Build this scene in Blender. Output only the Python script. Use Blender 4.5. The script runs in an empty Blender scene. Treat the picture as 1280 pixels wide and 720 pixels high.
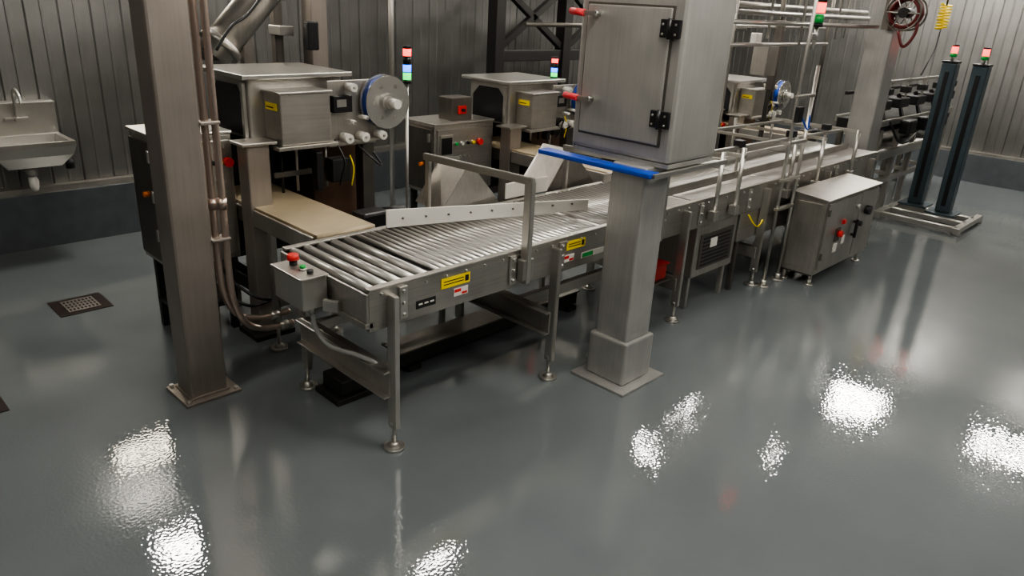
import bpy, bmesh, math, random
from mathutils import Vector, Matrix
random.seed(4)
# ---------------------------------------------------------------- materials
def nt(name):
    m=bpy.data.materials.new(name); m.use_nodes=True
    t=m.node_tree; return m,t,t.nodes['Principled BSDF']
def simple(name,col,rough=.5,metal=0,emit=None,es=0,noise=0,alpha=None):
    m,t,b=nt(name)
    b.inputs['Base Color'].default_value=(*col,1); b.inputs['Roughness'].default_value=rough
    b.inputs['Metallic'].default_value=metal
    if emit: b.inputs['Emission Color'].default_value=(*emit,1); b.inputs['Emission Strength'].default_value=es
    if alpha is not None: b.inputs['Transmission Weight'].default_value=alpha
    if noise:
        tc=t.nodes.new('ShaderNodeTexCoord'); n=t.nodes.new('ShaderNodeTexNoise'); n.inputs['Scale'].default_value=9; n.inputs['Detail'].default_value=5
        r=t.nodes.new('ShaderNodeValToRGB'); r.color_ramp.elements[0].position=.3; r.color_ramp.elements[1].position=.75
        r.color_ramp.elements[0].color=tuple(c*(1-noise) for c in col)+(1,); r.color_ramp.elements[1].color=tuple(min(1,c*(1+noise)) for c in col)+(1,)
        t.links.new(tc.outputs['Object'],n.inputs['Vector']); t.links.new(n.outputs['Fac'],r.inputs['Fac']); t.links.new(r.outputs['Color'],b.inputs['Base Color'])
    return m
def steel(name,col,rough=.33,metal=.9,vert=True,var=.22,rv=(.06,.10)):
    m,t,b=nt(name)
    tc=t.nodes.new('ShaderNodeTexCoord'); mp=t.nodes.new('ShaderNodeMapping'); mp.inputs['Scale'].default_value=(60,60,2) if vert else (2,60,60)
    n=t.nodes.new('ShaderNodeTexNoise'); n.inputs['Scale'].default_value=1.5; n.inputs['Detail'].default_value=4
    n2=t.nodes.new('ShaderNodeTexNoise'); n2.inputs['Scale'].default_value=5; n2.inputs['Detail'].default_value=6
    t.links.new(tc.outputs['Object'],mp.inputs['Vector']); t.links.new(mp.outputs['Vector'],n.inputs['Vector']); t.links.new(tc.outputs['Object'],n2.inputs['Vector'])
    mx=t.nodes.new('ShaderNodeMath'); mx.operation='MULTIPLY_ADD'; mx.inputs[1].default_value=.35
    sc=t.nodes.new('ShaderNodeMath'); sc.operation='MULTIPLY'; sc.inputs[1].default_value=.65
    t.links.new(n2.outputs['Fac'],sc.inputs[0]); t.links.new(n.outputs['Fac'],mx.inputs[0]); t.links.new(sc.outputs[0],mx.inputs[2])
    r=t.nodes.new('ShaderNodeValToRGB'); r.color_ramp.elements[0].position=.3; r.color_ramp.elements[1].position=.7
    r.color_ramp.elements[0].color=tuple(c*(1-var) for c in col)+(1,); r.color_ramp.elements[1].color=tuple(min(1,c*(1+var)) for c in col)+(1,)
    t.links.new(mx.outputs[0],r.inputs['Fac']); t.links.new(r.outputs['Color'],b.inputs['Base Color'])
    rr=t.nodes.new('ShaderNodeMapRange'); rr.inputs['To Min'].default_value=rough-rv[0]; rr.inputs['To Max'].default_value=rough+rv[1]
    t.links.new(mx.outputs[0],rr.inputs['Value']); t.links.new(rr.outputs['Result'],b.inputs['Roughness'])
    b.inputs['Metallic'].default_value=metal
    return m
STEEL=steel('brushed_stainless',(.48,.46,.425),rough=.37)
STEELH=steel('brushed_stainless_h',(.43,.41,.375),rough=.39,vert=False)
STEELB=steel('polished_stainless',(.55,.535,.50),rough=.33,var=.06,rv=(.01,.02))
STEELW=steel('warm_stainless',(.35,.312,.28),rough=.40,metal=.75,var=.14)
STEELD=steel('dark_stainless',(.18,.168,.15),rough=.42)
COLS=steel('column_stainless',(.46,.455,.44),rough=.38,metal=.65,var=.18)
ENCL=steel('enclosure_stainless',(.45,.44,.415),rough=.42,metal=.65,var=.14)
ROLL=steel('roller_steel',(.48,.47,.445),rough=.34,metal=.75,var=.06,rv=(.02,.02))
COPPER=steel('warm_pipe',(.55,.45,.39),rough=.30,var=.08,rv=(.02,.02))
WALLM=steel('galvanised_wall',(.225,.222,.214),rough=.36,metal=.8,var=.12)
BLACK=simple('black_plastic',(.010,.010,.011),.4)
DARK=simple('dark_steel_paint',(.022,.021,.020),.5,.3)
BROWN=simple('brown_panel',(.12,.07,.045),.5,.4,noise=.2)
BLUE=simple('blue_plastic',(.008,.06,.42),.35)
WHITE=simple('white_plastic',(.70,.68,.63),.45)
YEL=simple('yellow_label',(.85,.66,.0),.5)
RED=simple('red_plastic',(.62,.02,.015),.35)
DRED=simple('dark_red_plastic',(.28,.015,.012),.4)
REDH=simple('red_handle',(.70,.05,.06),.35)
GREEN=simple('green_plastic',(.02,.40,.08),.35)
ORANGE=simple('orange_knob',(.8,.2,.02),.4)
BELT=simple('tan_belt',(.42,.345,.23),.5,noise=.08)
GREYP=simple('slate_painted_steel',(.06,.085,.10),.35,.2,noise=.15)
HOSE=simple('grey_hose',(.30,.30,.29),.4)
HOSER=simple('red_hose',(.14,.01,.01),.4)
CURB=simple('curb_coating',(.085,.095,.102),.2,noise=.12)
CEIL=simple('ceiling_panel',(.38,.37,.355),.7,noise=.03)
RUST=simple('drain_frame',(.025,.015,.013),.45,.4,noise=.3)
CLEAR=simple('clear_reel',(.58,.57,.54),.22,.75)
LR=simple('lamp_red',(.8,.02,.02),.3,emit=(1,.02,.015),es=6)
LG=simple('lamp_green',(.02,.7,.1),.3,emit=(.02,1,.15),es=2)
LB=simple('lamp_blue',(.02,.1,.9),.3,emit=(.02,.15,1),es=5)
def lampm(n,s,c=(1,.95,.87)): return simple(n,(.9,.9,.9),.4,emit=c,es=s)
m,t,b=nt('grey_epoxy'); FLOOR=m
tc=t.nodes.new('ShaderNodeTexCoord')
n=t.nodes.new('ShaderNodeTexNoise'); n.inputs['Scale'].default_value=1.2; n.inputs['Detail'].default_value=5
r=t.nodes.new('ShaderNodeValToRGB'); r.color_ramp.elements[0].color=(.122,.137,.143,1); r.color_ramp.elements[1].color=(.150,.166,.171,1); r.color_ramp.elements[0].position=.3; r.color_ramp.elements[1].position=.7
t.links.new(tc.outputs['Object'],n.inputs['Vector']); t.links.new(n.outputs['Fac'],r.inputs['Fac']); t.links.new(r.outputs['Color'],b.inputs['Base Color'])
b.inputs['Roughness'].default_value=.02; b.inputs['IOR'].default_value=1.65
n1=t.nodes.new('ShaderNodeTexNoise'); n1.inputs['Scale'].default_value=85; n1.inputs['Detail'].default_value=0
n2=t.nodes.new('ShaderNodeTexNoise'); n2.inputs['Scale'].default_value=3.5; n2.inputs['Detail'].default_value=0
b1=t.nodes.new('ShaderNodeBump'); b1.inputs['Strength'].default_value=.5; b1.inputs['Distance'].default_value=.00065
b2=t.nodes.new('ShaderNodeBump'); b2.inputs['Strength'].default_value=.3; b2.inputs['Distance'].default_value=.005
t.links.new(tc.outputs['Object'],n1.inputs['Vector']); t.links.new(tc.outputs['Object'],n2.inputs['Vector'])
t.links.new(n1.outputs['Fac'],b1.inputs['Height']); t.links.new(n2.outputs['Fac'],b2.inputs['Height'])
t.links.new(b2.outputs['Normal'],b1.inputs['Normal']); t.links.new(b1.outputs['Normal'],b.inputs['Normal'])
# ---------------------------------------------------------------- builder
class Obj:
    def __init__(s,name,loc=(0,0,0)):
        s.name=name; s.loc=Vector(loc); s.parts={}
    def bm(s,part,mat):
        k=(part,mat.name)
        if k not in s.parts: s.parts[k]=(bmesh.new(),mat)
        return s.parts[k][0]
    def _merge(s,part,mat,b2,smooth=False):
        me=bpy.data.meshes.new('tmp')
        for f in b2.faces: f.smooth=smooth if smooth in(True,False) else f.smooth
        b2.to_mesh(me); b2.free(); s.bm(part,mat).from_mesh(me); bpy.data.meshes.remove(me)
    def box(s,part,mat,x,y,z,bev=.004,rot=None,piv=None):
        b2=bmesh.new(); bmesh.ops.create_cube(b2,size=1)
        sx,sy,sz=abs(x[1]-x[0]),abs(y[1]-y[0]),abs(z[1]-z[0]); c=Vector(((x[0]+x[1])/2,(y[0]+y[1])/2,(z[0]+z[1])/2))
        for v in b2.verts: v.co=Vector((v.co.x*sx,v.co.y*sy,v.co.z*sz))+c
        bev=min(bev,min(sx,sy,sz)*.3)
        if bev>0.0008: bmesh.ops.bevel(b2,geom=b2.edges[:],offset=bev,segments=2,affect='EDGES',profile=.5)
        if rot is not None:
            bmesh.ops.rotate(b2,verts=b2.verts,cent=Vector(piv) if piv else c,matrix=rot)
        s._merge(part,mat,b2); return s
    def cyl(s,part,mat,p0,p1,r,r2=None,seg=20):
        p0=Vector(p0);p1=Vector(p1); d=p1-p0; b2=bmesh.new()
        bmesh.ops.create_cone(b2,cap_ends=True,segments=seg,radius1=r,radius2=r if r2 is None else r2,depth=d.length)
        M=Matrix.Translation((p0+p1)/2)@d.to_track_quat('Z','Y').to_matrix().to_4x4()
        bmesh.ops.transform(b2,verts=b2.verts,matrix=M)
        for f in b2.faces: f.smooth=len(f.verts)==4
        s._merge(part,mat,b2,smooth=None); return s
    def sph(s,part,mat,c,r,sc=(1,1,1)):
        b2=bmesh.new(); bmesh.ops.create_uvsphere(b2,u_segments=16,v_segments=10,radius=r)
        for v in b2.verts: v.co=Vector((v.co.x*sc[0],v.co.y*sc[1],v.co.z*sc[2]))+Vector(c)
        s._merge(part,mat,b2,True); return s
    def tube(s,part,mat,pts,r,seg=12,smooth=6):
        P=[Vector(p) for p in pts]
        if smooth>1 and len(P)>2:
            Q=[]; E=[P[0]+(P[0]-P[1])]+P+[P[-1]+(P[-1]-P[-2])]
            for i in range(1,len(E)-2):
                for k in range(smooth):
                    u=k/smooth; a,b_,c,d=E[i-1],E[i],E[i+1],E[i+2]
                    Q.append(.5*((2*b_)+(c-a)*u+(2*a-5*b_+4*c-d)*u*u+(-a+3*b_-3*c+d)*u**3))
            Q.append(P[-1]); P=Q
        b2=bmesh.new(); rings=[]; up=None
        for i,p in enumerate(P):
            tg=(P[min(i+1,len(P)-1)]-P[max(i-1,0)]).normalized()
            if up is None: up=tg.orthogonal().normalized()
            else: up=(up-tg*up.dot(tg)).normalized()
            sd=tg.cross(up)
            rings.append([b2.verts.new(p+(up*math.cos(2*math.pi*k/seg)+sd*math.sin(2*math.pi*k/seg))*r) for k in range(seg)])
        for a,c in zip(rings,rings[1:]):
            for k in range(seg): b2.faces.new((a[k],a[(k+1)%seg],c[(k+1)%seg],c[k]))
        b2.faces.new(rings[0][::-1]); b2.faces.new(rings[-1])
        bmesh.ops.recalc_face_normals(b2,faces=b2.faces)
        s._merge(part,mat,b2,True); return s
    def ring(s,part,mat,c,ax,R,r,seg=32):
        c=Vector(c); ax=Vector(ax).normalized(); u=ax.orthogonal().normalized(); v=ax.cross(u)
        b2=bmesh.new(); rings=[]
        for i in range(seg):
            a=2*math.pi*i/seg; d=u*math.cos(a)+v*math.sin(a)
            rings.append([b2.verts.new(c+d*(R+r*math.cos(t_))+ax*r*math.sin(t_)) for t_ in [2*math.pi*k/8 for k in range(8)]])
        for i in range(seg):
            A,B=rings[i],rings[(i+1)%seg]
            for k in range(8): b2.faces.new((A[k],A[(k+1)%8],B[(k+1)%8],B[k]))
        bmesh.ops.recalc_face_normals(b2,faces=b2.faces); s._merge(part,mat,b2,True); return s
    def prism(s,part,mat,pts,ext):
        b2=bmesh.new(); e=Vector(ext); n=len(pts)
        a=[b2.verts.new(Vector(p)) for p in pts]; c=[b2.verts.new(Vector(p)+e) for p in pts]
        b2.faces.new(a[::-1]); b2.faces.new(c)
        for k in range(n): b2.faces.new((a[k],a[(k+1)%n],c[(k+1)%n],c[k]))
        bmesh.ops.recalc_face_normals(b2,faces=b2.faces); s._merge(part,mat,b2); return s
    def bar(s,part,mat,p0,p1,w,h,bev=.003):
        p0=Vector(p0);p1=Vector(p1);d=p1-p0;b2=bmesh.new(); bmesh.ops.create_cube(b2,size=1)
        for v in b2.verts: v.co=Vector((v.co.x*w,v.co.y*h,v.co.z*d.length))
        bmesh.ops.bevel(b2,geom=b2.edges[:],offset=min(bev,w*.3,h*.3),segments=2,affect='EDGES')
        bmesh.ops.transform(b2,verts=b2.verts,matrix=Matrix.Translation((p0+p1)/2)@d.to_track_quat('Z','Y').to_matrix().to_4x4())
        s._merge(part,mat,b2); return s
    def done(s,base=None):
        allv=[v.co for (b,_) in s.parts.values() for v in b.verts]
        lo=Vector([min(v[i] for v in allv) for i in range(3)]); hi=Vector([max(v[i] for v in allv) for i in range(3)])
        c=Vector(((lo.x+hi.x)/2,(lo.y+hi.y)/2,lo.z))
        e=bpy.data.objects.new(s.name,None); e.empty_display_size=.1; e.location=c+s.loc; bpy.context.collection.objects.link(e)
        for (part,mn),(b,mat) in s.parts.items():
            for v in b.verts: v.co-=c
            me=bpy.data.meshes.new(part); b.to_mesh(me); b.free(); me.materials.append(mat)
            o=bpy.data.objects.new(part,me); o.parent=e; bpy.context.collection.objects.link(o)
        return e
def foot(o,x,y,ztop,mat=STEELB,r=.045):
    o.cyl('feet',mat,(x,y,0),(x,y,.012),r); o.cyl('feet',mat,(x,y,.012),(x,y,.03),r*.6,r*.3)
    o.cyl('feet',mat,(x,y,.02),(x,y,ztop),.009,seg=12); o.cyl('feet',mat,(x,y,ztop-.03),(x,y,ztop-.012),.018,seg=6)
def mesh_obj(name,verts,faces,mat):
    me=bpy.data.meshes.new(name); me.from_pydata(verts,[],faces); me.materials.append(mat)
    o=bpy.data.objects.new(name,me); bpy.context.collection.objects.link(o); return o
def slab(name,mat,x,y,z):
    me=bpy.data.meshes.new(name); b=bmesh.new(); bmesh.ops.create_cube(b,size=1)
    for v in b.verts: v.co=Vector((v.co.x*(x[1]-x[0])+(x[0]+x[1])/2,v.co.y*(y[1]-y[0])+(y[0]+y[1])/2,v.co.z*(z[1]-z[0])+(z[0]+z[1])/2))
    b.to_mesh(me); b.free(); me.materials.append(mat); o=bpy.data.objects.new(name,me); bpy.context.collection.objects.link(o); return o
# ---------------------------------------------------------------- room
X0,X1,Y0,Y1,HC=-3.0,10.45,-4.0,5.88,3.1
slab('floor',FLOOR,(X0,X1),(Y0,Y1),(-.1,0))
slab('ceiling',CEIL,(X0,X1),(Y0,Y1),(HC,HC+.1))
def ribbed(name,a,b,z0,z1,inward,pitch=.2):
    a=Vector(a);b=Vector(b);d=(b-a);L=d.length;d.normalize();n=Vector(inward)
    prof=[];s=0
    while s<L-.001:
        e=min(s+pitch,L)
        prof+= [(s,0)]
        if e-s>.15: prof+=[(s+.085,0),(s+.09,.004),(s+.10,.004),(s+.105,0),(e-.020,0),(e-.015,-.010),(e-.009,-.010)]
        s=e
    prof.append((L,0))
    v=[];f=[]
    for q,h in prof:
        p=a+d*q+n*h; pb=a+d*q-n*.08
        v+=[(p.x,p.y,z0),(p.x,p.y,z1),(pb.x,pb.y,z0),(pb.x,pb.y,z1)]
    N=len(prof)
    for i in range(N-1):
        k=4*i; f+=[(k,k+4,k+5,k+1),(k+2,k+3,k+7,k+6),(k+1,k+5,k+7,k+3),(k,k+2,k+6,k+4)]
    f+=[(0,1,3,2),(4*N-4,4*N-2,4*N-1,4*N-3)]
    o=mesh_obj(name,v,f,WALLM); bb=bmesh.new(); bb.from_mesh(o.data); bmesh.ops.recalc_face_normals(bb,faces=bb.faces); bb.to_mesh(o.data); bb.free(); return o
ribbed('wall_back',(X0,Y1),(X1,Y1),0,HC,(0,-1))
ribbed('wall_right',(X1,Y0),(X1,Y1),0,HC,(-1,0))
ribbed('wall_front',(X0,Y0),(X1,Y0),0,HC,(0,1))
ribbed('wall_left',(X0,Y0),(X0,Y1),0,HC,(1,0))
slab('baseboard_back',CURB,(X0,X1-.1),(Y1-.11,Y1-.006),(0,.38))
slab('baseboard_right',CURB,(X1-.13,X1-.006),(Y0,Y1),(0,.33))
slab('trim_back',STEELH,(X0,X1-.1),(Y1-.075,Y1-.006),(.38,.42))
slab('trim_right',STEELH,(X1-.09,X1-.006),(Y0,Y1),(.33,.36))
# ---------------------------------------------------------------- column left + conduits
o=Obj('steel_column')
o.box('shaft',STEELW,(1.12,1.29),(3.06,3.22),(.012,HC),.012)
o.box('base_plate',STEELW,(1.08,1.34),(3.02,3.26),(0,.014),.003)
o.box('weld',STEELW,(1.112,1.298),(3.052,3.228),(.012,.024),.004)
for bx,by in((1.10,3.04),(1.32,3.04),(1.10,3.24),(1.32,3.24)): o.cyl('bolts',STEELB,(bx,by,.012),(bx,by,.028),.010,seg=6)
o.done()
o=Obj('conduit_pipes')
for i,(dx,dz) in enumerate(((0,.0),(.036,-.055))):
    x=1.318+dx; y=3.09-.02*i
    zz=.31+dz
    o.tube('pipe_%d'%i,COPPER,[(x,y,HC),(x,y,2),(x,y,1.0),(x,y,.62+dz),(x+.015,y,.47+dz),(x+.07,y+.01,.36+dz),(x+.16,y+.02,zz),(x+.26,y+.02,zz-.01),(x+.34-.03*i,y+.02,zz-.01)],.0155)
    o.cyl('coupling',STEELB,(x+.24,y+.02,zz-.01),(x+.28,y+.02,zz-.01),.021)
    o.cyl('coupling',COPPER,(x,y,.88),(x,y,.93),.019)
o.box('clip',STEELW,(1.285,1.37),(3.05,3.12),(1.25,1.265)); o.box('clip',STEELW,(1.285,1.37),(3.05,3.12),(.74,.755))
o.done()
# ---------------------------------------------------------------- centre column + enclosure
o=Obj('square_column')
o.box('shaft',COLS,(2.785,2.985),(1.865,2.06),(.24,1.12),.012)
o.box('sleeve',COLS,(2.765,3.005),(1.845,2.08),(.012,.245),.012)
o.box('base_plate',COLS,(2.70,3.06),(1.79,2.13),(0,.014),.003)
o.box('head_plate',COLS,(2.86,3.24),(1.80,2.36),(1.116,1.139),.004)
o.done()
o=Obj('stainless_enclosure')
bx,by=(2.845,3.25),(1.79,2.37)
o.box('shell',ENCL,bx,by,(1.14,2.45),.02)
o.box('upper_shaft',ENCL,(2.90,3.15),(1.90,2.2),(2.45,HC),.012)
o.box('door',ENCL,(2.828,2.846),(1.86,2.315),(1.22,1.80),.01)
o.box('door_gasket',STEELD,(2.838,2.847),(1.85,2.325),(1.21,1.81),.002)
for z in (1.30,1.68):
    o.box('hinges',BLACK,(2.812,2.83),(1.80,1.90),(z,z+.075),.004)
    o.cyl('hinges',BLACK,(2.812,1.852,z-.005),(2.812,1.852,z+.08),.009)
    for k in(.015,.055): 
        for yy in(1.82,1.885): o.cyl('hinge_screws',STEELB,(2.812,yy,z+k),(2.808,yy,z+k),.005,seg=8)
for z in (1.38,1.76):
    o.cyl('latches',STEELB,(2.828,2.25,z),(2.79,2.25,z),.014); o.bar('latches',STEELB,(2.785,2.23,z),(2.785,2.31,z),.014,.022)
    o.cyl('latch_grips',REDH,(2.785,2.30,z),(2.78,2.37,z+.005),.016); o.sph('latch_grips',REDH,(2.78,2.37,z+.005),.016)
o.box('seam',STEELB,(3.251,3.255),(1.80,2.36),(1.15,2.4),.001)
o.done()
o=Obj('blue_shelf')
o.prism('top',STEEL,[(2.74,1.79,1.095),(3.36,1.79,1.095),(3.36,1.845,1.095),(2.80,1.845,1.095),(2.80,2.46,1.095),(2.74,2.46,1.095)],(0,0,.006))
o.box('edge_strip',BLUE,(2.725,2.80),(1.80,2.48),(1.088,1.112),.006)
o.box('front_lip',STEELB,(2.74,3.37),(1.785,1.80),(1.088,1.112),.003)
o.done()
# ---------------------------------------------------------------- main roller conveyor
CX0,CX1,CY0,CY1=1.50,6.75,2.19,2.84
o=Obj('roller_conveyor')
o.box('side_frame',STEELH,(CX0,CX1),(CY0,CY0+.012),(.565,.735),.003)
o.box('side_frame',STEELH,(CX0,CX1),(CY0-.004,CY0+.03),(.728,.74),.003)
o.box('side_frame',STEELH,(CX0,CX1),(CY0,CY0+.03),(.56,.57),.003)
o.box('side_frame',STEELH,(CX0,CX1),(CY1-.012,CY1),(.565,.735),.003)
o.box('side_frame',STEELH,(CX0,CX1),(CY1-.03,CY1+.004),(.728,.74),.003)
o.box('end_plate',STEEL,(CX0-.012,CX0),(CY0,CY1),(.60,.722),.003)
o.box('end_plate',STEEL,(CX0-.02,CX0+.02),(CY0,CY1),(.575,.60),.003)
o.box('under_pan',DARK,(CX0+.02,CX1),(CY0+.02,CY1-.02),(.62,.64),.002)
x=CX0+.035; i=0
while x<CX1-.02:
    if i<5: step,rr=.068,.0205
    else: step,rr=.0375,.0120
    o.cyl('rollers',ROLL,(x,CY0+.03,.735-rr+.004),(x,CY1-.03,.735-rr+.004),rr,seg=12)
    x+=step; i+=1
    if i in(34,56,82,110): 
        o.box('cross_strip',STEEL,(x-.012,x+.022),(CY0+.03,CY1-.03),(.70,.728),.002); x+=.04
for x in (1.66,2.28,2.62,3.3,3.9,4.5,5.2,5.9):
    o.box('brackets',STEELB,(x-.02,x+.02),(CY0-.012,CY0),(.58,.72),.003)
    for z in(.60,.65,.70): o.cyl('bolts',STEELB,(x,CY0-.01,z),(x,CY0-.022,z),.009,seg=6)
for x in [1.56+.11*k for k in range(46)]: o.cyl('bolts',STEELB,(x,CY0,.71),(x,CY0-.008,.71),.006,seg=6)
for k,x in enumerate((1.60,2.57,3.72,4.72,5.7,6.6)):
    for y in (CY0-.02,CY1+.02):
        if y>2.5 and x>3: y=CY1+.0
        o.bar('legs',STEELB,(x,y,.10),(x,y,.70),.028,.05)
        o.bar('legs',STEEL,(x+.012,y+.0,.12),(x+.012,y,.55),.03,.012)
        foot(o,x,y,.14)
    o.box('cross_channel',STEEL,(x-.02,x+.02),(CY0-.02,CY1+.02),(.25,.37) if k<2 else (.2,.28),.004)
    if k<2:
        o.box('cross_channel',STEELB,(x-.05,x-.02),(CY0-.02,CY1+.02),(.25,.258),.002); o.box('cross_channel',STEELB,(x-.05,x-.02),(CY0-.02,CY1+.02),(.362,.37),.002)
o.box('lower_rail',STEELH,(2.57,4.7),(2.46,2.50),(.27,.33),.004)
o.bar('lower_rail',STEELH,(1.62,2.82,.33),(2.56,2.82,.33),.03,.05)
o.box('lower_panel',STEELH,(4.45,5.6),(2.20,2.22),(.36,.555),.004); o.box('lower_panel_rear',STEELD,(4.5,6.6),(2.7,2.78),(.2,.5),.004); o.tube('lower_hose',YEL,[(4.5,2.17,.55),(4.56,2.15,.48),(4.66,2.16,.45),(4.75,2.17,.52)],.005)
for x,y in((4.5,2.74),(6.5,2.74),(5.55,2.23),(4.5,2.23)): o.bar('panel_leg',STEELD,(x,y,0),(x,y,.38),.035,.035)
o.box('drive_guard',STEEL,(3.92,4.42),(2.20,2.62),(.22,.555),.006); o.box('drive_guard_panel',STEELD,(3.97,4.37),(2.192,2.20),(.27,.50),.004)
for k in range(8): o.box('guard_slots',BLACK,(4.0,4.33),(2.188,2.192),(.29+.025*k,.30+.025*k),0)
o.box('guard_label',WHITE,(4.08,4.16),(2.186,2.19),(.40,.46),0)
for x in(3.95,4.38):
    for y in(2.24,2.58): o.bar('guard_legs',STEELB,(x,y,0),(x,y,.22),.03,.03)
for x,y in((4.76,2.10),(4.98,2.10)):
    o.cyl('guide_rod',STEELB,(x,y,.05),(x,y,HC if x<4.9 else 1.5),.012); o.cyl('guide_rod_foot',STEELB,(x,y,0),(x,y,.012),.045); o.cyl('guide_rod_foot',STEELB,(x,y,.012),(x,y,.05),.02)
for z in(.55,.75,1.0,1.3): o.box('guide_clamps',STEEL,(4.74,5.0),(2.085,2.115),(z,z+.02),.003)
o.tube('air_line',BLUE,[(4.78,2.07,1.2),(4.88,2.05,1.1),(4.95,2.08,1.18)],.006)
o.box('air_valve',BLACK,(4.73,4.80),(2.06,2.09),(1.15,1.25))
o.done()
def label(name,mat,x,z,y=CY0-.001,lines=True,w=.15,h=.05):
    o=Obj(name); o.box('plate',mat,(x,x+w),(y-.003,y),(z,z+h),.0005)
    if lines:
        for k in range(2): o.box('print',BLACK,(x+.012,x+w-.035),(y-.0038,y-.003),(z+h*.32+k*h*.28,z+h*.32+k*h*.28+h*.1),0)
        o.box('print',BLACK,(x+w-.028,x+w-.008),(y-.0038,y-.003),(z+h*.2,z+h*.8),0)
    o.done()
label('warning_label',YEL,1.86,.655,w=.16,h=.045); label('warning_label',YEL,2.66,.665,w=.14,h=.045)
o=Obj('rating_plate'); o.box('plate',BLACK,(1.73,1.83),(CY0-.004,CY0-.001),(.60,.635),0)
for k in range(3): o.box('print',WHITE,(1.74+.03*k,1.76+.03*k),(CY0-.005,CY0-.004),(.615,.622),0)
o.done()
for x,z in((1.93,.605),(2.64,.605)):
    o=Obj('danger_sticker'); o.box('plate',WHITE,(x,x+.08),(CY0-.004,CY0-.001),(z,z+.035),0); o.box('print',RED,(x+.004,x+.04),(CY0-.005,CY0-.004),(z+.018,z+.032),0); o.box('print',RED,(x+.045,x+.075),(CY0-.005,CY0-.004),(z+.004,z+.014),0); o.done()
o=Obj('safety_strip'); o.box('plate',WHITE,(2.78,2.96),(CY0-.004,CY0-.001),(.60,.63),0); o.box('print',GREEN,(2.785,2.87),(CY0-.005,CY0-.004),(.604,.626),0); o.done()
o=Obj('white_diverter_rail')
a=Vector((2.03,2.80,0)); c=Vector((3.12,2.44,0)); d=(c-a).normalized(); nn=Vector((-d.y,d.x,0))*.012
o.prism('blade',WHITE,[a+Vector((0,0,.742)),c+Vector((0,0,.742)),c+Vector((0,0,.80)),a+Vector((0,0,.83))],nn)
for k in range(9):
    p=a+d*(.08+k*.12)+Vector((0,0,.785)); o.cyl('bolts',STEELD,p-nn*.2,p-nn*.7,.006,seg=6)
for q in(.1,.6,1.05):
    p=a+d*q+nn; o.bar('stays',STEELB,p+Vector((0,0,.76)),p+Vector((.02,.10,.76)),.012,.02)
o.box('back_plate',WHITE,(2.9,3.25),(2.86,2.872),(.742,.83),.002)
o.done()
def portal(x,zt=1.06,y0=CY0-.03,y1=CY1+.04,w=.035,name='guide_portal'):
    o=Obj(name)
    o.bar('post',STEELB,(x,y0,.58),(x,y0,zt),.03,.045); o.bar('post',STEELB,(x+.01,y1,.60),(x+.01,y1,zt-.02),.022,.03)
    o.bar('beam',STEELB,(x,y0-.02,zt),(x,y1+.02,zt-.02),.022,.035); o.box('clamp',STEEL,(x-.035,x+.035),(y0-.02,y0+.02),(.60,.70))
    o.bar('stay',STEELB,(x,y1,zt-.03),(x+.22,y1,zt-.05),.014,.02)
    return o
portal(2.34,1.06).done()
o=portal(3.42,1.0); o.done()
o=Obj('guard_rail_frame')
for x in (4.0,4.25,4.98,5.45,6.1):
    o.cyl('posts',STEELB,(x,CY0-.04,.60),(x,CY0-.04,1.02 if x<5 else .98),.014); o.box('posts',STEELB,(x-.025,x+.025),(CY0-.06,CY0-.008),(.60,.66))
    o.bar('arms',STEELB,(x,CY0-.06,.97),(x,CY1+.03,.97),.016,.022)
    o.cyl('posts',STEELB,(x,CY1+.03,.72),(x,CY1+.03,1.02),.012)
o.bar('rail',STEELB,(3.9,CY0+.1,.99),(6.2,CY0+.1,.96),.03,.02); o.bar('rail',STEELB,(3.9,CY1-.05,.99),(6.2,CY1-.05,.96),.03,.02)
o.bar('guide',STEELH,(3.6,CY0+.09,.80),(6.4,CY0+.13,.80),.012,.05); o.bar('guide',STEELH,(3.6,CY1-.12,.80),(6.4,CY1-.10,.80),.012,.05)
for x in (4.45,5.2,5.8): 
    o.bar('drop',STEELB,(x,CY0+.1,.97),(x,CY0+.1,.80),.012,.02); o.box('sensor',BLACK,(x-.03,x+.03),(CY0+.07,CY0+.13),(.985,1.03),.004)
o.done()
for dx in(0,.86,2.4):
    o=Obj('transfer_chute_guard')
    A=(2.50+dx,2.96,.70); B=(2.90+dx,2.90,.70); C=(2.73+dx,2.97,.94); C0=(2.70+dx,2.97,.94); Bk=(2.55+dx,3.24,.70); Ck=(2.72+dx,3.20,.94); Bk2=(2.93+dx,3.2,.70)
    o.prism('plate',STEELD if dx else STEEL,[A,B,(2.86+dx,2.91,.76),C,C0],(0,.004,0))
    o.prism('plate',STEEL,[A,C0,(2.70+dx,3.2,.94),Bk],(.004,0,.002)); o.prism('plate',STEEL,[B,Bk2,Ck,C],(-.004,0,.002))
    o.bar('foot_bar',STEEL,(2.56+dx,3.0,.0),(2.56+dx,3.0,.71),.03,.03)
    o.done()
o=Obj('emergency_stop_box')
o.box('case',STEELB,(1.36,1.475),(2.44,2.66),(.60,.735),.006); o.box('lid',STEEL,(1.35,1.478),(2.43,2.67),(.732,.742),.003)
o.cyl('red_button',BLACK,(1.42,2.605,.742),(1.42,2.605,.765),.017); o.cyl('red_button',RED,(1.42,2.605,.765),(1.42,2.605,.787),.026,.022)
o.cyl('green_button',STEELB,(1.42,2.53,.742),(1.42,2.53,.75),.017); o.cyl('green_button',GREEN,(1.42,2.53,.75),(1.42,2.53,.76),.012)
o.cyl('black_button',BLACK,(1.42,2.475,.742),(1.42,2.475,.757),.013)
o.bar('bracket',STEELB,(1.44,2.42,.62),(1.475,2.36,.62),.02,.05); o.cyl('gland',STEELB,(1.42,2.48,.60),(1.42,2.48,.57),.013)
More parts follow.
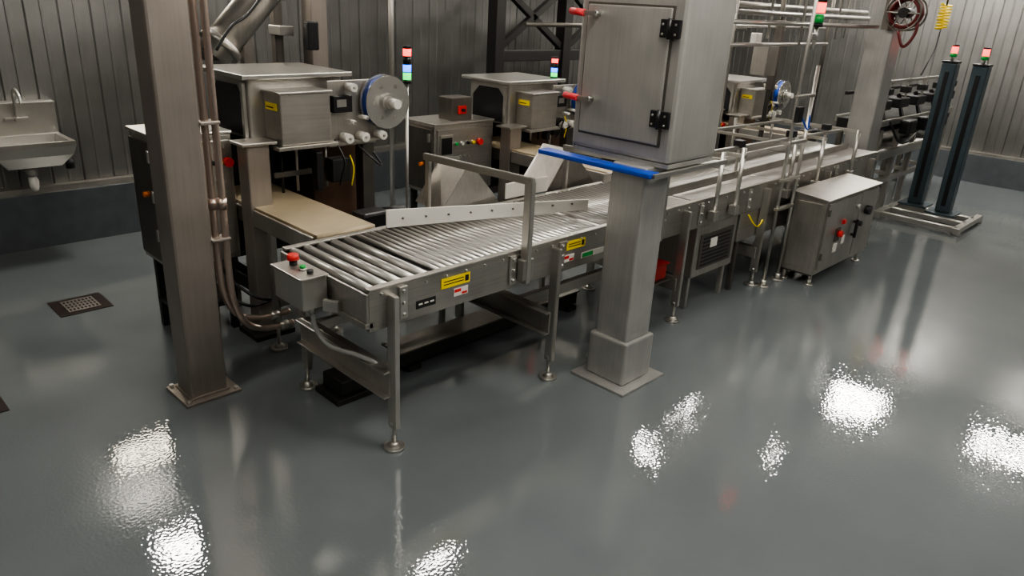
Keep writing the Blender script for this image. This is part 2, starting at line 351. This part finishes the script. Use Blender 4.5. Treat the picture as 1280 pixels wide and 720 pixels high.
o.tube('cable',HOSE,[(1.42,2.48,.58),(1.43,2.47,.50),(1.46,2.42,.43),(1.53,2.33,.40),(1.59,2.27,.36),(1.62,2.24,.28)],.010)
o.done()
o=Obj('conveyor_drive_unit')
o.box('beam',DARK,(2.02,3.4),(2.68,2.80),(.03,.115),.006); o.box('top',STEELD,(2.0,3.4),(2.66,2.82),(.115,.125),.002)
for x in(2.06,3.3): o.box('foot',DARK,(x,x+.08),(2.66,2.82),(0,.03))
o.done()
o=Obj('gear_motor'); o.box('case',DARK,(1.63,1.78),(2.62,2.78),(.03,.11),.01); o.cyl('body',BLACK,(1.78,2.70,.07),(1.90,2.70,.07),.035); o.box('base',DARK,(1.60,1.92),(2.60,2.80),(0,.03),.004)
o.done()
# ---------------------------------------------------------------- labelling machines
def machine(dx,dy,dz,idx,beltto=2.89):
    H=lambda z:z+dz
    o=Obj('inspection_machine')
    o.box('hood',STEEL,(1.78+dx,2.33+dx),(3.62+dy,4.06+dy),(H(1.05),H(1.36)),.01)
    o.box('hood_top',STEELB,(1.73+dx,2.37+dx),(3.57+dy,4.12+dy),(H(1.36),H(1.385)),.005)
    xx=1.779+dx
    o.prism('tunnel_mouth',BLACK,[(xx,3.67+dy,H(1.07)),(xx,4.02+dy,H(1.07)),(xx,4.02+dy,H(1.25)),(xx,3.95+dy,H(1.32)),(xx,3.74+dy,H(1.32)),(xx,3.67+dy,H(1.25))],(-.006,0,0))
    o.box('tunnel_lip',STEELB,(xx-.02,xx),(3.64+dy,3.665+dy),(H(1.06),H(1.34)),.002)
    o.box('hood_side',STEEL,(2.331+dx,2.40+dx),(3.7+dy,4.0+dy),(H(1.1),H(1.3)),.006)
    o.box('head_box',STEELH,(1.86+dx,2.15+dx),(3.45+dy,3.62+dy),(H(1.04),H(1.30)),.008)
    o.box('head_box_lid',STEELB,(1.85+dx,2.16+dx),(3.44+dy,3.625+dy),(H(1.298),H(1.31)),.003)
    o.box('head_box_tray',STEEL,(1.83+dx,2.18+dx),(3.43+dy,3.62+dy),(H(1.02),H(1.04)),.003)
    o.box('yellow_tag',YEL,(1.855+dx,1.859+dx),(3.48+dy,3.59+dy),(H(1.215),H(1.25)),0); 
    o.box('yellow_tag_print',BLACK,(1.854+dx,1.855+dx),(3.51+dy,3.58+dy),(H(1.225),H(1.232)),0)
    o.box('leg',STEELW,(1.69+dx,1.815+dx),(3.50+dy,3.61+dy),(.03,H(1.06)),.008); o.box('leg_foot',DARK,(1.64+dx,1.87+dx),(3.45+dy,3.66+dy),(0,.03),.004)
    o.box('leg_cap',STEEL,(1.66+dx,1.85+dx),(3.48+dy,3.63+dy),(H(1.05),H(1.065)),.003)
    o.box('rear_leg',STEELD,(2.32+dx,2.40+dx),(3.98+dy,4.06+dy),(.0,H(1.06)),.006); o.box('rear_leg',STEELD,(1.74+dx,1.82+dx),(3.98+dy,4.06+dy),(.0,H(1.06)),.006)
    o.box('base_beam',DARK,(1.7+dx,2.4+dx),(3.52+dy,3.6+dy),(.2,.28)); o.box('base_beam',DARK,(1.74+dx,1.82+dx),(3.6+dy,4.0+dy),(.2,.28))
    o.box('dark_backing',BLACK,(1.82+dx,2.32+dx),(4.0+dy,4.015+dy),(.30,H(1.05)),.002)  # black backing panel standing in for the dark tunnel interior
    o.box('brown_guard',BROWN,(2.22+dx,2.62+dx),(3.78+dy,3.98+dy),(.35,H(.97)),.006)
    o.box('brown_guard_rim',STEELD,(2.2+dx,2.64+dx),(3.76+dy,4.0+dy),(H(.97),H(.985)),.003)
    for k in range(4): o.cyl('rods',STEELB if k%2 else DARK,(1.93+dx+.09*k,3.6+dy,.76),(1.93+dx+.09*k,3.6+dy,H(1.04)),.008,seg=10)
    o.bar('rods',STEELD,(1.88+dx,3.6+dy,.86),(2.3+dx,3.6+dy,.86),.02,.03)
    o.box('slide',DARK,(2.18+dx,2.30+dx),(3.5+dy,3.58+dy),(.80,.93),.006); o.box('sensor',BLACK,(2.06+dx,2.10+dx),(3.46+dy,3.52+dy),(.78,.99),.006)
    o.tube('cable_1',BLACK,[(2.2+dx,3.5+dy,H(1.04)),(2.22+dx,3.44+dy,.93),(2.21+dx,3.46+dy,.84),(2.24+dx,3.52+dy,.78)],.006)
    o.tube('cable_2',BLACK,[(2.34+dx,3.5+dy,H(1.0)),(2.40+dx,3.42+dy,.92),(2.47+dx,3.45+dy,.88),(2.5+dx,3.6+dy,.95)],.006)
    o.tube('cable_3',YEL,[(2.28+dx,3.48+dy,.95),(2.29+dx,3.46+dy,.88),(2.28+dx,3.47+dy,.78)],.004)
    o.tube('cable_4',BLACK,[(1.50+dx,3.62+dy,.42),(1.53+dx,3.5+dy,.30),(1.6+dx,3.42+dy,.24),(1.75+dx,3.46+dy,.22)],.009)
    o.tube('cable_5',BLACK,[(1.55+dx,3.62+dy,.42),(1.56+dx,3.5+dy,.36),(1.66+dx,3.40+dy,.27),(1.85+dx,3.46+dy,.24)],.009)
    o.done()
    o=Obj('label_applicator')
    Y=3.54+dy
    o.box('plate',STEEL,(2.19+dx,2.50+dx),(Y,Y+.015),(H(.99),H(1.345)),.003); o.box('column',STEELD,(2.42+dx,2.50+dx),(Y+.02,Y+.10),(.02,H(1.2)),.005); o.box('foot',DARK,(2.36+dx,2.56+dx),(Y-.03,Y+.15),(0,.02),.004)
    o.box('control',BLACK,(2.20+dx,2.32+dx),(Y-.04,Y),(H(1.18),H(1.27)),.005); o.box('screen',STEELB,(2.22+dx,2.28+dx),(Y-.043,Y-.04),(H(1.21),H(1.25)),.001)
    for px,pz,pr in((2.30,1.315,.022),(2.265,1.045,.026),(2.37,1.045,.026),(2.49,1.045,.024),(2.30,1.13,.012),(2.38,1.15,.012)):
        o.cyl('rollers',WHITE,(px+dx,Y-.09,H(pz)),(px+dx,Y-.02,H(pz)),pr,seg=20); o.cyl('roller_pins',STEELB,(px+dx,Y-.10,H(pz)),(px+dx,Y,H(pz)),.007)
    o.bar('arm',STEELB,(2.30+dx,Y-.03,H(1.02)),(2.5+dx,Y-.03,H(1.02)),.02,.015)
    c=(2.53+dx,H(1.225))
    o.cyl('reel_back',CLEAR,(c[0],Y-.015,c[1]),(c[0],Y-.022,c[1]),.148,seg=40); o.cyl('reel_roll',BLUE,(c[0],Y-.022,c[1]),(c[0],Y-.072,c[1]),.136,seg=40)
    o.cyl('reel_front',CLEAR,(c[0],Y-.072,c[1]),(c[0],Y-.080,c[1]),.146,seg=40)
    for k in range(6):
        a_=k*math.pi/3; o.cyl('reel_holes',STEEL,(c[0]+.095*math.cos(a_),Y-.0805,c[1]+.095*math.sin(a_)),(c[0]+.095*math.cos(a_),Y-.0815,c[1]+.095*math.sin(a_)),.010)
    o.cyl('hub',CLEAR,(c[0],Y-.08,c[1]),(c[0],Y-.10,c[1]),.05,seg=30); o.cyl('hub',WHITE,(c[0],Y-.10,c[1]),(c[0],Y-.17,c[1]),.026); o.cyl('hub',STEELB,(c[0],Y,c[1]),(c[0],Y-.12,c[1]),.035)
    o.done()
    o=Obj('control_cabinet')
    cx=(1.32+dx,1.70+dx); cy=(3.68+dy,4.02+dy)
    if idx==1: cx=(1.10+dx,1.68+dx)
    o.box('body',STEEL,cx,cy,(.42,H(1.09)),.008); o.box('rain_lip',STEELB,(cx[0]-.012,cx[1]+.0),(cy[0]-.015,cy[1]+.01),(H(1.09),H(1.105)),.004)
    o.box('door',STEELH,(cx[0]+.02,cx[1]-.02),(cy[0]-.012,cy[0]),(.45,H(1.06)),.006)
    o.box('side_door',STEELD,(cx[0]-.012,cx[0]),(cy[0]+.02,cy[1]-.02),(.45,H(1.06)),.006)
    for z in(.6,.8,1.0): o.box('hinges',STEELB,(cx[0]-.03,cx[0]-.012),(cy[0]+.03,cy[0]+.05),(H(z)-.03,H(z)+.03),.003)
    o.cyl('knob',ORANGE,(cx[0]-.012,cy[0]+.12,H(.80)),(cx[0]-.04,cy[0]+.12,H(.80)),.014)
    o.box('screen_bezel',STEELB,(cx[0]+.04,cx[0]+.16),(cy[0]-.02,cy[0]-.012),(H(.86),H(1.02)),.004); o.box('screen',BLACK,(cx[0]+.05,cx[0]+.15),(cy[0]-.022,cy[0]-.02),(H(.88),H(1.0)),0)
    o.box('keypad',BLACK,(cx[0]+.05,cx[0]+.12),(cy[0]-.02,cy[0]-.012),(H(.76),H(.82)),.002)
    for k,mm in enumerate((GREEN,WHITE,BLACK,YEL,RED)):
        xx=cx[0]+.19+.037*k*(1.5 if idx==1 else 1); o.cyl('buttons',STEELB,(xx,cy[0]-.012,H(.95)),(xx,cy[0]-.02,H(.95)),.016); o.cyl('buttons_%d'%k,mm,(xx,cy[0]-.02,H(.95)),(xx,cy[0]-.035 if k<4 else cy[0]-.05,H(.95)),.012 if k<4 else .024)
    for k in range(4): o.cyl('indicators',STEELB,(cx[0]+.2+.04*k,cy[0]-.012,H(.85)),(cx[0]+.2+.04*k,cy[0]-.022,H(.85)),.008)
    for xx in(cx[0]+.03,cx[1]-.07):
        for yy in (cy[0]+.02,cy[1]-.06): o.box('legs',DARK,(xx,xx+.04),(yy,yy+.04),(0,.42),.004)
    o.box('shelf',DARK,(cx[0]+.03,cx[1]-.03),(cy[0]+.02,cy[1]-.02),(.15,.18),.003)
    o.done()
    o=Obj('belt_conveyor'); yb=3.98+dy
    o.box('belt',BELT,(1.71+dx,2.03+dx),(beltto+.02,yb),(.715,.735),.003); o.cyl('nose',BELT,(1.71+dx,beltto+.022,.722),(2.03+dx,beltto+.022,.722),.0135,seg=16)
    o.box('bed',STEELD,(1.70+dx,2.04+dx),(beltto+.05,yb),(.63,.714),.004)
    for x in(1.688+dx,2.035+dx): o.box('side_rail',STEEL,(x,x+.014),(beltto+.03,3.48+dy),(.64,.726),.003)
    o.box('drive',BLACK,(2.05+dx,2.22+dx),(3.02,3.14),(.66,.75),.015); o.cyl('drive_motor',BLACK,(2.22+dx,3.08,.705),(2.34+dx,3.08,.705),.045)
    for x in(1.70+dx,2.04+dx):
        o.bar('legs',STEEL,(x,3.32,.12),(x,3.32,.64),.03,.04); foot(o,x,3.32,.15)
    o.box('cross',STEEL,(1.70+dx,2.04+dx),(3.30,3.34),(.24,.29),.003)
    o.done()
machine(0,0,0,0); machine(2.3,.42,-.16,1); machine(5.2,.1,-.22,2)
o=Obj('red_switch_box'); o.box('case',STEELD,(3.60,3.80),(4.15,4.3),(.945,1.11),.006); o.box('face',RED,(3.66,3.74),(4.143,4.15),(.99,1.05),.002); o.cyl('knob',BLACK,(3.70,4.143,1.02),(3.70,4.12,1.02),.012); o.done()
# ---------------------------------------------------------------- stack lights
def stack(x,y,z0,h,r,base):
    o=Obj('stack_light'); o.cyl('pole',STEELB,(x,y,base),(x,y,z0),r*.35); o.cyl('base',BLACK,(x,y,z0),(x,y,z0+h*.1),r)
    for k,mm in enumerate((LG,LB,BLACK,LR)):
        a=z0+h*(.1+.21*k); o.cyl('lens_%d'%k,mm,(x,y,a),(x,y,a+h*.19),r*.94); o.cyl('ring',BLACK,(x,y,a+h*.19),(x,y,a+h*.21),r)
    o.cyl('cap',BLACK,(x,y,z0+h*.94),(x,y,z0+h),r); o.done()
stack(2.80,3.64,1.30,.215,.026,0); stack(4.62,4.08,1.22,.17,.028,0)
o=Obj('beacon_light'); o.cyl('pole',STEELB,(4.84,2.10,1.6),(4.84,2.10,1.75),.012); o.box('bracket',STEELB,(4.775,4.86),(2.09,2.12),(1.66,1.70)); o.cyl('lens_green',GREEN,(4.84,2.1,1.76),(4.84,2.1,1.81),.032); o.cyl('lens_red',LR,(4.84,2.1,1.82),(4.84,2.1,1.88),.032); o.cyl('cap',BLACK,(4.84,2.1,1.88),(4.84,2.1,1.91),.034); o.cyl('base',BLACK,(4.84,2.1,1.735),(4.84,2.1,1.76),.034); o.done()
o=Obj('red_bin'); o.box('tub',DRED,(3.46,3.66),(2.22,2.42),(.28,.38),.01); o.box('rim',DRED,(3.45,3.67),(2.21,2.43),(.375,.385),.003)
o.box('bracket',STEELD,(3.44,3.68),(2.20,2.44),(.265,.28)); o.bar('leg',STEELD,(3.58,2.32,0),(3.58,2.32,.265),.04,.04); o.done()
# ---------------------------------------------------------------- electrical cabinet right
o=Obj('electrical_enclosure')
cx=(5.02,5.98); cy=(1.87,2.12)
o.prism('body',STEEL,[(cx[0],cy[0],.09),(cx[0],cy[1],.09),(cx[0],cy[1],.645),(cx[0],cy[0],.625)],(cx[1]-cx[0],0,0))
o.prism('roof',STEEL,[(cx[0]-.012,cy[0]-.018,.625),(cx[0]-.012,cy[1]+.01,.647),(cx[0]-.012,cy[1]+.01,.657),(cx[0]-.012,cy[0]-.018,.635)],(cx[1]-cx[0]+.024,0,0))
o.box('door',STEEL,(cx[0]+.03,cx[0]+.60),(cy[0]-.014,cy[0]),(.12,.605),.006); o.box('door_2',STEEL,(cx[0]+.62,cx[1]-.02),(cy[0]-.014,cy[0]),(.12,.605),.006)
o.box('side_ridge',STEEL,(cx[0]-.008,cx[0]),(cy[0]+.03,cy[1]-.03),(.13,.60),.004)
for z in(.2,.52): o.box('hinges',STEELD,(cx[0]+.015,cx[0]+.04),(cy[0]-.025,cy[0]-.012),(z,z+.05),.003)
o.box('switch_plate',STEELD,(5.24,5.32),(cy[0]-.02,cy[0]-.014),(.30,.40),.003); o.cyl('red_switch',RED,(5.28,cy[0]-.02,.36),(5.28,cy[0]-.05,.36),.024); o.box('red_switch_2',RED,(5.33,5.37),(cy[0]-.03,cy[0]-.014),(.42,.45),.003)
o.box('labels',WHITE,(5.25,5.31),(cy[0]-.018,cy[0]-.014),(.22,.28),0); o.box('labels',WHITE,(5.38,5.43),(cy[0]-.018,cy[0]-.014),(.26,.32),0)
o.bar('handle',BLACK,(5.56,cy[0]-.04,.28),(5.56,cy[0]-.04,.42),.02,.02); o.cyl('handle',BLACK,(5.56,cy[0],.30),(5.56,cy[0]-.04,.30),.01); o.cyl('handle',BLACK,(5.56,cy[0],.40),(5.56,cy[0]-.04,.40),.01)
o.cyl('handwheel',BLACK,(5.76,cy[0]-.014,.46),(5.76,cy[0]-.05,.46),.035); o.cyl('knob',BLACK,(5.66,cy[0]-.014,.37),(5.66,cy[0]-.04,.37),.02)
o.cyl('knob',STEELB,(5.55,cy[0]-.014,.52),(5.55,cy[0]-.04,.52),.016)
for x in(5.06,5.92):
    for y in(cy[0]+.03,cy[1]-.03): o.cyl('feet',STEELB,(x,y,0),(x,y,.012),.03); o.cyl('feet',STEELB,(x,y,.01),(x,y,.09),.014)
o.box('plinth',STEELD,(cx[0]+.02,cx[1]-.02),(cy[0]+.02,cy[1]-.02),(.07,.09),.003)
o.done()
# ---------------------------------------------------------------- right column, hose reel, twin posts
o=Obj('steel_column'); o.box('shaft',COLS,(6.98,7.22),(2.36,2.58),(.012,HC),.012); o.box('base_plate',COLS,(6.9,7.3),(2.3,2.64),(0,.014),.003); o.done()
o=Obj('hose_reel')
c=Vector((6.88,2.26,1.86))
o.box('bracket',STEELD,(6.86,6.90),(2.25,2.40),(1.84,1.88)); o.box('bracket',STEELD,(6.86,6.978),(2.37,2.43),(1.72,2.0))
for k in range(4): o.ring('hose',HOSER,(c.x-.045+.03*k,c.y,c.z),(1,.0,0),.11,.015)
for s_ in(-.075,.075):
    o.ring('rim',STEELD,(c.x+s_,c.y,c.z),(1,0,0),.135,.007)
    for k in range(3):
        a_=k*math.pi/3; v=Vector((0,math.cos(a_),math.sin(a_)))*.135; o.cyl('spokes',STEEL,c+Vector((s_,0,0))-v,c+Vector((s_,0,0))+v,.005,seg=8)
o.cyl('drum',DARK,(c.x-.08,c.y,c.z),(c.x+.08,c.y,c.z),.04)
o.tube('hose_tail',HOSER,[(c.x-.04,c.y-.11,c.z),(c.x-.05,c.y-.12,c.z-.15),(c.x-.08,c.y-.06,c.z-.26),(c.x-.1,c.y,c.z-.14)],.012)
o.done()
def post(x,y,h):
    o=Obj('safety_light_post')
    o.box('column',GREYP,(x-.065,x+.065),(y-.065,y+.065),(.09,h),.012)
    o.box('strip',BLACK,(x-.068,x-.062),(y-.02,y+.02),(.15,h-.08),.002); o.box('cap',BLACK,(x-.068,x+.068),(y-.068,y+.068),(h,h+.02),.004)
    o.cyl('pole',STEELB,(x,y,h+.02),(x,y,h+.07),.012); o.cyl('beacon',LR,(x,y,h+.09),(x,y,h+.15),.028); o.cyl('beacon_base',GREEN,(x,y,h+.055),(x,y,h+.09),.030); o.cyl('beacon_cap',BLACK,(x,y,h+.15),(x,y,h+.165),.030)
    o.box('base',GREYP,(x-.13,x+.13),(y-.13,y+.13),(.07,.09),.004)
    o.done()
post(8.12,2.16,1.45); post(7.97,1.86,1.45)
o=Obj('post_base_frame')
for y in(2.30,1.60): o.box('rail',STEELB,(7.45,8.25),(y-.03,y+.03),(.02,.07),.004)
for x in(7.5,7.78,8.05): o.box('rail',STEELB,(x-.03,x+.03),(1.60,2.30),(.025,.07),.004)
for x in (7.5,8.2):
    for y in(2.30,1.60): o.cyl('feet',STEELB,(x,y,0),(x,y,.02),.04)
o.done()
o=Obj('discharge_conveyor')
ya,yb_=2.44,2.84
o.box('bed',BLACK,(7.4,9.6),(ya,yb_),(.80,.90),.006); o.box('rail',STEELB,(7.4,9.6),(ya-.02,ya),(.86,.92)); o.box('rail',STEELB,(7.4,9.6),(yb_,yb_+.02),(.86,.92))
for k,x in enumerate((7.5,8.0,8.5,9.0,9.5)): 
    o.bar('legs',STEEL,(x,ya+.01,0),(x,ya+.01,.82),.05,.05); o.bar('legs',STEELD,(x,yb_-.02,0),(x,yb_-.02,.82),.05,.05)
    if k in(1,2,3): o.box('motor',BLACK,(x-.1,x+.12),(ya-.12,ya-.02),(.76,.90),.02)
    o.bar('arm',BLACK,(x,ya,.9),(x+.05,ya+.1,1.12),.03,.03); o.box('head',BLACK,(x-.10,x+.18),(ya+.02,ya+.2),(1.0,1.09),.01); o.bar('arm',STEELB,(x+.1,ya+.05,.9),(x+.1,ya+.05,1.28),.02,.02)
    o.box('sensor_box',DARK,(x+.05,x+.16),(ya+.02,ya+.1),(1.14,1.2),.008)
    o.bar('tie',STEEL,(x,ya,.25),(x,yb_,.25),.04,.04)
o.bar('rail_low',STEEL,(7.5,ya,.3),(9.5,ya,.3),.04,.05); o.bar('rail_top',STEELB,(7.5,ya+.05,1.26),(9.6,ya+.05,1.26),.025,.025); o.bar('rail_top',DARK,(7.5,yb_,1.12),(9.6,yb_,1.12),.03,.03)
o.tube('cable',BLACK,[(7.6,ya-.02,.9),(7.9,ya-.06,.68),(8.3,ya-.06,.72),(8.6,ya-.03,.88)],.012)
o.box('lower_table',STEELB,(7.4,9.3),(ya-.06,ya-.03),(.55,.63),.004); o.box('lower_table',STEELB,(7.4,9.3),(yb_-.06,yb_-.03),(.55,.63),.004)
for k in range(44): o.cyl('lower_rollers',ROLL,(7.44+.042*k,ya-.03,.615),(7.44+.042*k,yb_-.06,.615),.014,seg=10)
o.done()
# ---------------------------------------------------------------- sink
o=Obj('hand_wash_sink')
sx=(.98,1.45); sy=(5.42,5.80); zt=.79
b2=bmesh.new()
def rect(x0,x1,y0,y1,z): return [b2.verts.new(p) for p in((x0,y0,z),(x1,y0,z),(x1,y1,z),(x0,y1,z))]
R=[rect(sx[0]+.08,sx[1]-.08,sy[0]+.09,sy[1]-.03,.62),rect(sx[0]+.02,sx[1]-.02,sy[0]+.02,sy[1],.70),rect(*sx,*sy,zt-.03),rect(*sx,*sy,zt),rect(sx[0]+.03,sx[1]-.03,sy[0]+.03,sy[1]-.05,zt),rect(sx[0]+.05,sx[1]-.05,sy[0]+.05,sy[1]-.06,zt-.08),rect(sx[0]+.10,sx[1]-.10,sy[0]+.11,sy[1]-.09,.64)]
b2.faces.new(R[0][::-1]); b2.faces.new(R[-1])
for A,B in zip(R,R[1:]):
    for k in range(4): b2.faces.new((A[k],A[(k+1)%4],B[(k+1)%4],B[k]))
bmesh.ops.recalc_face_normals(b2,faces=b2.faces); o._merge('basin',STEELB,b2)
o.box('backsplash',STEELB,(sx[0],sx[1]),(5.77,5.80),(zt-.02,1.0),.006); o.box('backsplash',STEELB,(sx[0],sx[1]),(5.76,5.87),(.99,1.005),.004); o.box('mount',STEEL,(sx[0]+.05,sx[1]-.05),(5.80,5.875),(.6,.98),.004)
fx=1.21
o.tube('faucet',STEELB,[(fx,5.74,.90),(fx,5.73,1.0),(fx,5.72,1.07),(fx,5.66,1.10),(fx,5.58,1.07),(fx,5.56,1.02)],.010); o.cyl('faucet',STEELB,(fx,5.77,.90),(fx,5.70,.90),.016); o.bar('faucet',STEELB,(fx-.07,5.75,.90),(fx+.07,5.75,.90),.02,.02)
o.cyl('drain',STEEL,(1.2,5.6,.62),(1.2,5.6,.55),.035); o.tube('trap',WHITE,[(1.2,5.6,.57),(1.2,5.6,.49),(1.22,5.64,.455),(1.24,5.70,.49),(1.24,5.82,.52)],.02)
o.cyl('knee_valve',BLACK,(1.47,5.72,.62),(1.47,5.72,.55),.028); o.cyl('knee_valve',BLACK,(1.47,5.72,.59),(1.47,5.80,.59),.012)
o.done()
def drain(x0,x1,y0,y1):
    o=Obj('floor_drain'); o.box('frame',RUST,(x0,x1),(y0,y1),(0,.004),.001)
    cx=(x0+x1)/2; cy=(y0+y1)/2
    for k in range(-4,5):
        o.box('bars',STEEL,(cx+k*.02-.004,cx+k*.02+.004),(cy-.085,cy+.085),(.004,.008),0)
    for k in(-.085,-.04,0,.04,.085): o.box('bars',STEEL,(cx-.085,cx+.085),(cy+k-.005,cy+k+.005),(.004,.008),0)
    o.done()
drain(.96,1.24,4.42,4.68); drain(.24,.50,3.5,3.75)
# ---------------------------------------------------------------- background structures
o=Obj('screw_auger'); o.cyl('tube',STEEL,(1.93,4.35,1.40),(3.1,4.35,2.60),.10,seg=28); o.cyl('flange',STEEL,(1.98,4.35,1.45),(2.01,4.35,1.48),.125,seg=28); o.cyl('flange',STEEL,(2.33,4.35,1.81),(2.36,4.35,1.84),.125,seg=28)
o.tube('cable',BLACK,[(1.9,4.2,1.45),(2.0,4.2,1.58),(2.15,4.22,1.68),(2.5,4.25,2.1)],.008); o.bar('support',STEELD,(2.15,4.35,0),(2.15,4.35,1.60),.06,.06); o.cyl('outlet',STEELD,(1.95,4.35,1.45),(1.95,4.35,1.39),.09)
o.bar('hanger',STEELD,(3.0,4.35,2.5),(3.0,4.35,HC),.05,.05); o.done()
o=Obj('support_post'); o.bar('post',STEELW,(2.78,4.62,0),(2.78,4.62,HC),.12,.12); o.bar('post',STEELD,(2.60,4.80,0),(2.60,4.80,HC),.06,.06); o.box('foot',STEELD,(2.68,2.88),(4.52,4.72),(0,.02)); o.box('foot',STEELD,(2.55,2.65),(4.75,4.85),(0,.02))
o.box('clamp',STEELB,(2.56,2.66),(4.68,4.84),(1.5,1.56),.004); o.box('clamp',BLACK,(2.66,2.74),(4.5,4.56),(1.42,1.6),.01); o.done()
o=Obj('vertical_conduit'); o.cyl('pipe',STEELB,(3.32,4.5,0),(3.32,4.5,HC),.018); o.done()
o=Obj('dark_platform_frame')
for x in(5.0,5.95,6.9,8.3): o.box('posts',DARK,(x-.06,x+.06),(5.1,5.22),(0,HC),.006)
for z in(1.25,1.95,2.5): o.box('beams',DARK,(5.0,8.3),(5.12,5.2),(z,z+.10),.006)
for a,c in((5.0,5.95),(5.95,6.9),(6.9,8.3)): o.bar('braces',DARK,(a,5.16,1.35),(c,5.16,1.95),.06,.06)
o.bar('braces',DARK,(6.9,5.16,1.35),(5.95,5.16,1.95),.06,.06); o.bar('braces',DARK,(5.95,5.16,1.35),(5.0,5.16,1.95),.06,.06)
o.done()
o=Obj('overhead_pipe_rack')
for (a,c,r,mm) in (((4.0,2.5,1.74),(6.7,2.4,1.74),.016,STEELB),((4.2,3.1,1.80),(8.5,3.1,1.80),.02,STEELB),((4.4,3.6,1.68),(8.5,3.6,1.68),.016,STEEL),((4.1,2.5,1.60),(6.0,2.5,1.60),.012,STEELB),((5.0,4.8,1.6),(9.0,4.8,1.6),.02,STEELD),((4.4,3.3,1.86),(8.8,3.3,1.86),.022,STEEL)):
    o.cyl('pipes',mm,a,c,r)
for x,y in((4.3,2.5),(5.4,2.45),(5.0,3.1),(6.2,3.1),(7.6,3.1),(6,3.6),(7.8,3.6),(5.8,4.8),(8.0,4.8),(8.3,3.3),(5.2,3.3)):
    o.cyl('hangers',STEELB,(x,y,1.60),(x,y,HC),.010)
for x,y in((5.6,3.1),(6.6,3.2),(6.05,3.6),(8.6,3.6)): o.cyl('drops',STEELB if x<6 else STEELD,(x,y,0),(x,y,HC),.022)
o.box('bracket',DARK,(5.3,5.42),(3.0,3.2),(1.62,1.7)); o.box('junction',STEEL,(6.1,6.3),(3.02,3.16),(1.3,1.55),.008); o.box('junction',WHITE,(6.9,7.0),(3.55,3.62),(1.5,1.62),.008)
o.box('dark_bracket',STEELD,(6.56,6.62),(3.15,3.22),(1.15,1.75),.006)
o.done()
o=Obj('yellow_coil_hose')
pts=[]
for k in range(60):
    a=k*.9; pts.append((8.55+.05*math.cos(a),2.45+.05*math.sin(a),1.74+k*.004))
o.tube('coil',YEL,pts,.008,smooth=2); o.cyl('hanger',DARK,(8.55,2.45,1.95),(8.55,2.45,HC),.008)
o.tube('tail',BLACK,[(8.55,2.45,1.74),(8.35,2.4,1.55),(8.15,2.38,1.42),(8.05,2.38,1.32)],.007); o.done()
o=Obj('wall_socket_box'); o.box('case',WHITE,(7.9,8.0),(Y1-.06,Y1-.016),(1.4,1.52),.006); o.box('cover',STEEL,(7.92,7.98),(Y1-.065,Y1-.06),(1.42,1.5)); o.done()
# ---------------------------------------------------------------- lighting fixtures
def fixture(x,y,sx,sy,s,z=HC-.16,col=(1,.95,.87)):
    o=Obj('ceiling_or_fill_light'); o.box('housing',WHITE,(x-sx/2-.01,x+sx/2+.01),(y-sy/2-.01,y+sy/2+.01),(z,z+.03),.004)
    o.box('lens',lampm('lamp_%.2f'%s,s,col),(x-sx/2,x+sx/2),(y-sy/2,y+sy/2),(z-.05,z),.002)
    for q in(-.3,.3): o.cyl('rods',STEELB,(x+sx*q,y,z+.03),(x+sx*q,y,HC),.006)
    o.done()
fixture(1.78,5.40,.42,.35,75,z=2.75)
fixture(9.35,2.6,.46,.6,100); fixture(9.6,.93,.13,.7,120)
fixture(7.4,4.05,.5,.4,45); fixture(6.3,3.85,.12,.38,100); fixture(6.0,4.65,.3,.35,80); fixture(3.4,4.05,.35,.22,60)
fixture(7.4,2.75,.08,.10,90); fixture(8.9,4.4,.3,.25,60)
fixture(.3,.3,1.2,.3,22); fixture(3.4,-.5,1.2,.3,30); fixture(5.8,-1.2,1.2,.3,34); fixture(-.6,2.6,1.2,.3,18); fixture(2.4,1.2,1.2,.3,34); fixture(3.5,2.3,1.0,.25,30)  # unseen fill lamps added to brighten the room, clear of floor reflections
o=Obj('wall_light'); o.box('housing',WHITE,(1.45,2.12),(Y1-.06,Y1-.012),(1.83,2.02),.006); o.box('lens',lampm('lamp_wall',20,(1,.88,.70)),(1.47,2.10),(Y1-.075,Y1-.06),(1.85,2.0),.004); o.done()
w=bpy.data.worlds.new('world'); bpy.context.scene.world=w; w.use_nodes=True; w.node_tree.nodes['Background'].inputs[0].default_value=(.5,.48,.45,1); w.node_tree.nodes['Background'].inputs[1].default_value=.05
try: bpy.context.scene.view_settings.look='AgX - Medium High Contrast'
except Exception: pass
# ---------------------------------------------------------------- camera
f=919.02; yaw,pit,rol=[math.radians(a) for a in(43.7207,21.4117,3.1364)]
F=Vector((math.cos(yaw)*math.cos(pit),math.sin(yaw)*math.cos(pit),-math.sin(pit)))
r=Vector((math.sin(yaw),-math.cos(yaw),0)); u=r.cross(F)
r2=r*math.cos(rol)+u*math.sin(rol); u2=-r*math.sin(rol)+u*math.cos(rol)
cam=bpy.data.cameras.new('camera'); co=bpy.data.objects.new('camera',cam); bpy.context.collection.objects.link(co)
M=Matrix((r2,u2,-F)).transposed().to_4x4(); M.translation=Vector((0,0,1.8)); co.matrix_world=M
cam.sensor_width=36; cam.lens=f/1280*36; cam.clip_start=.05
bpy.context.scene.camera=co
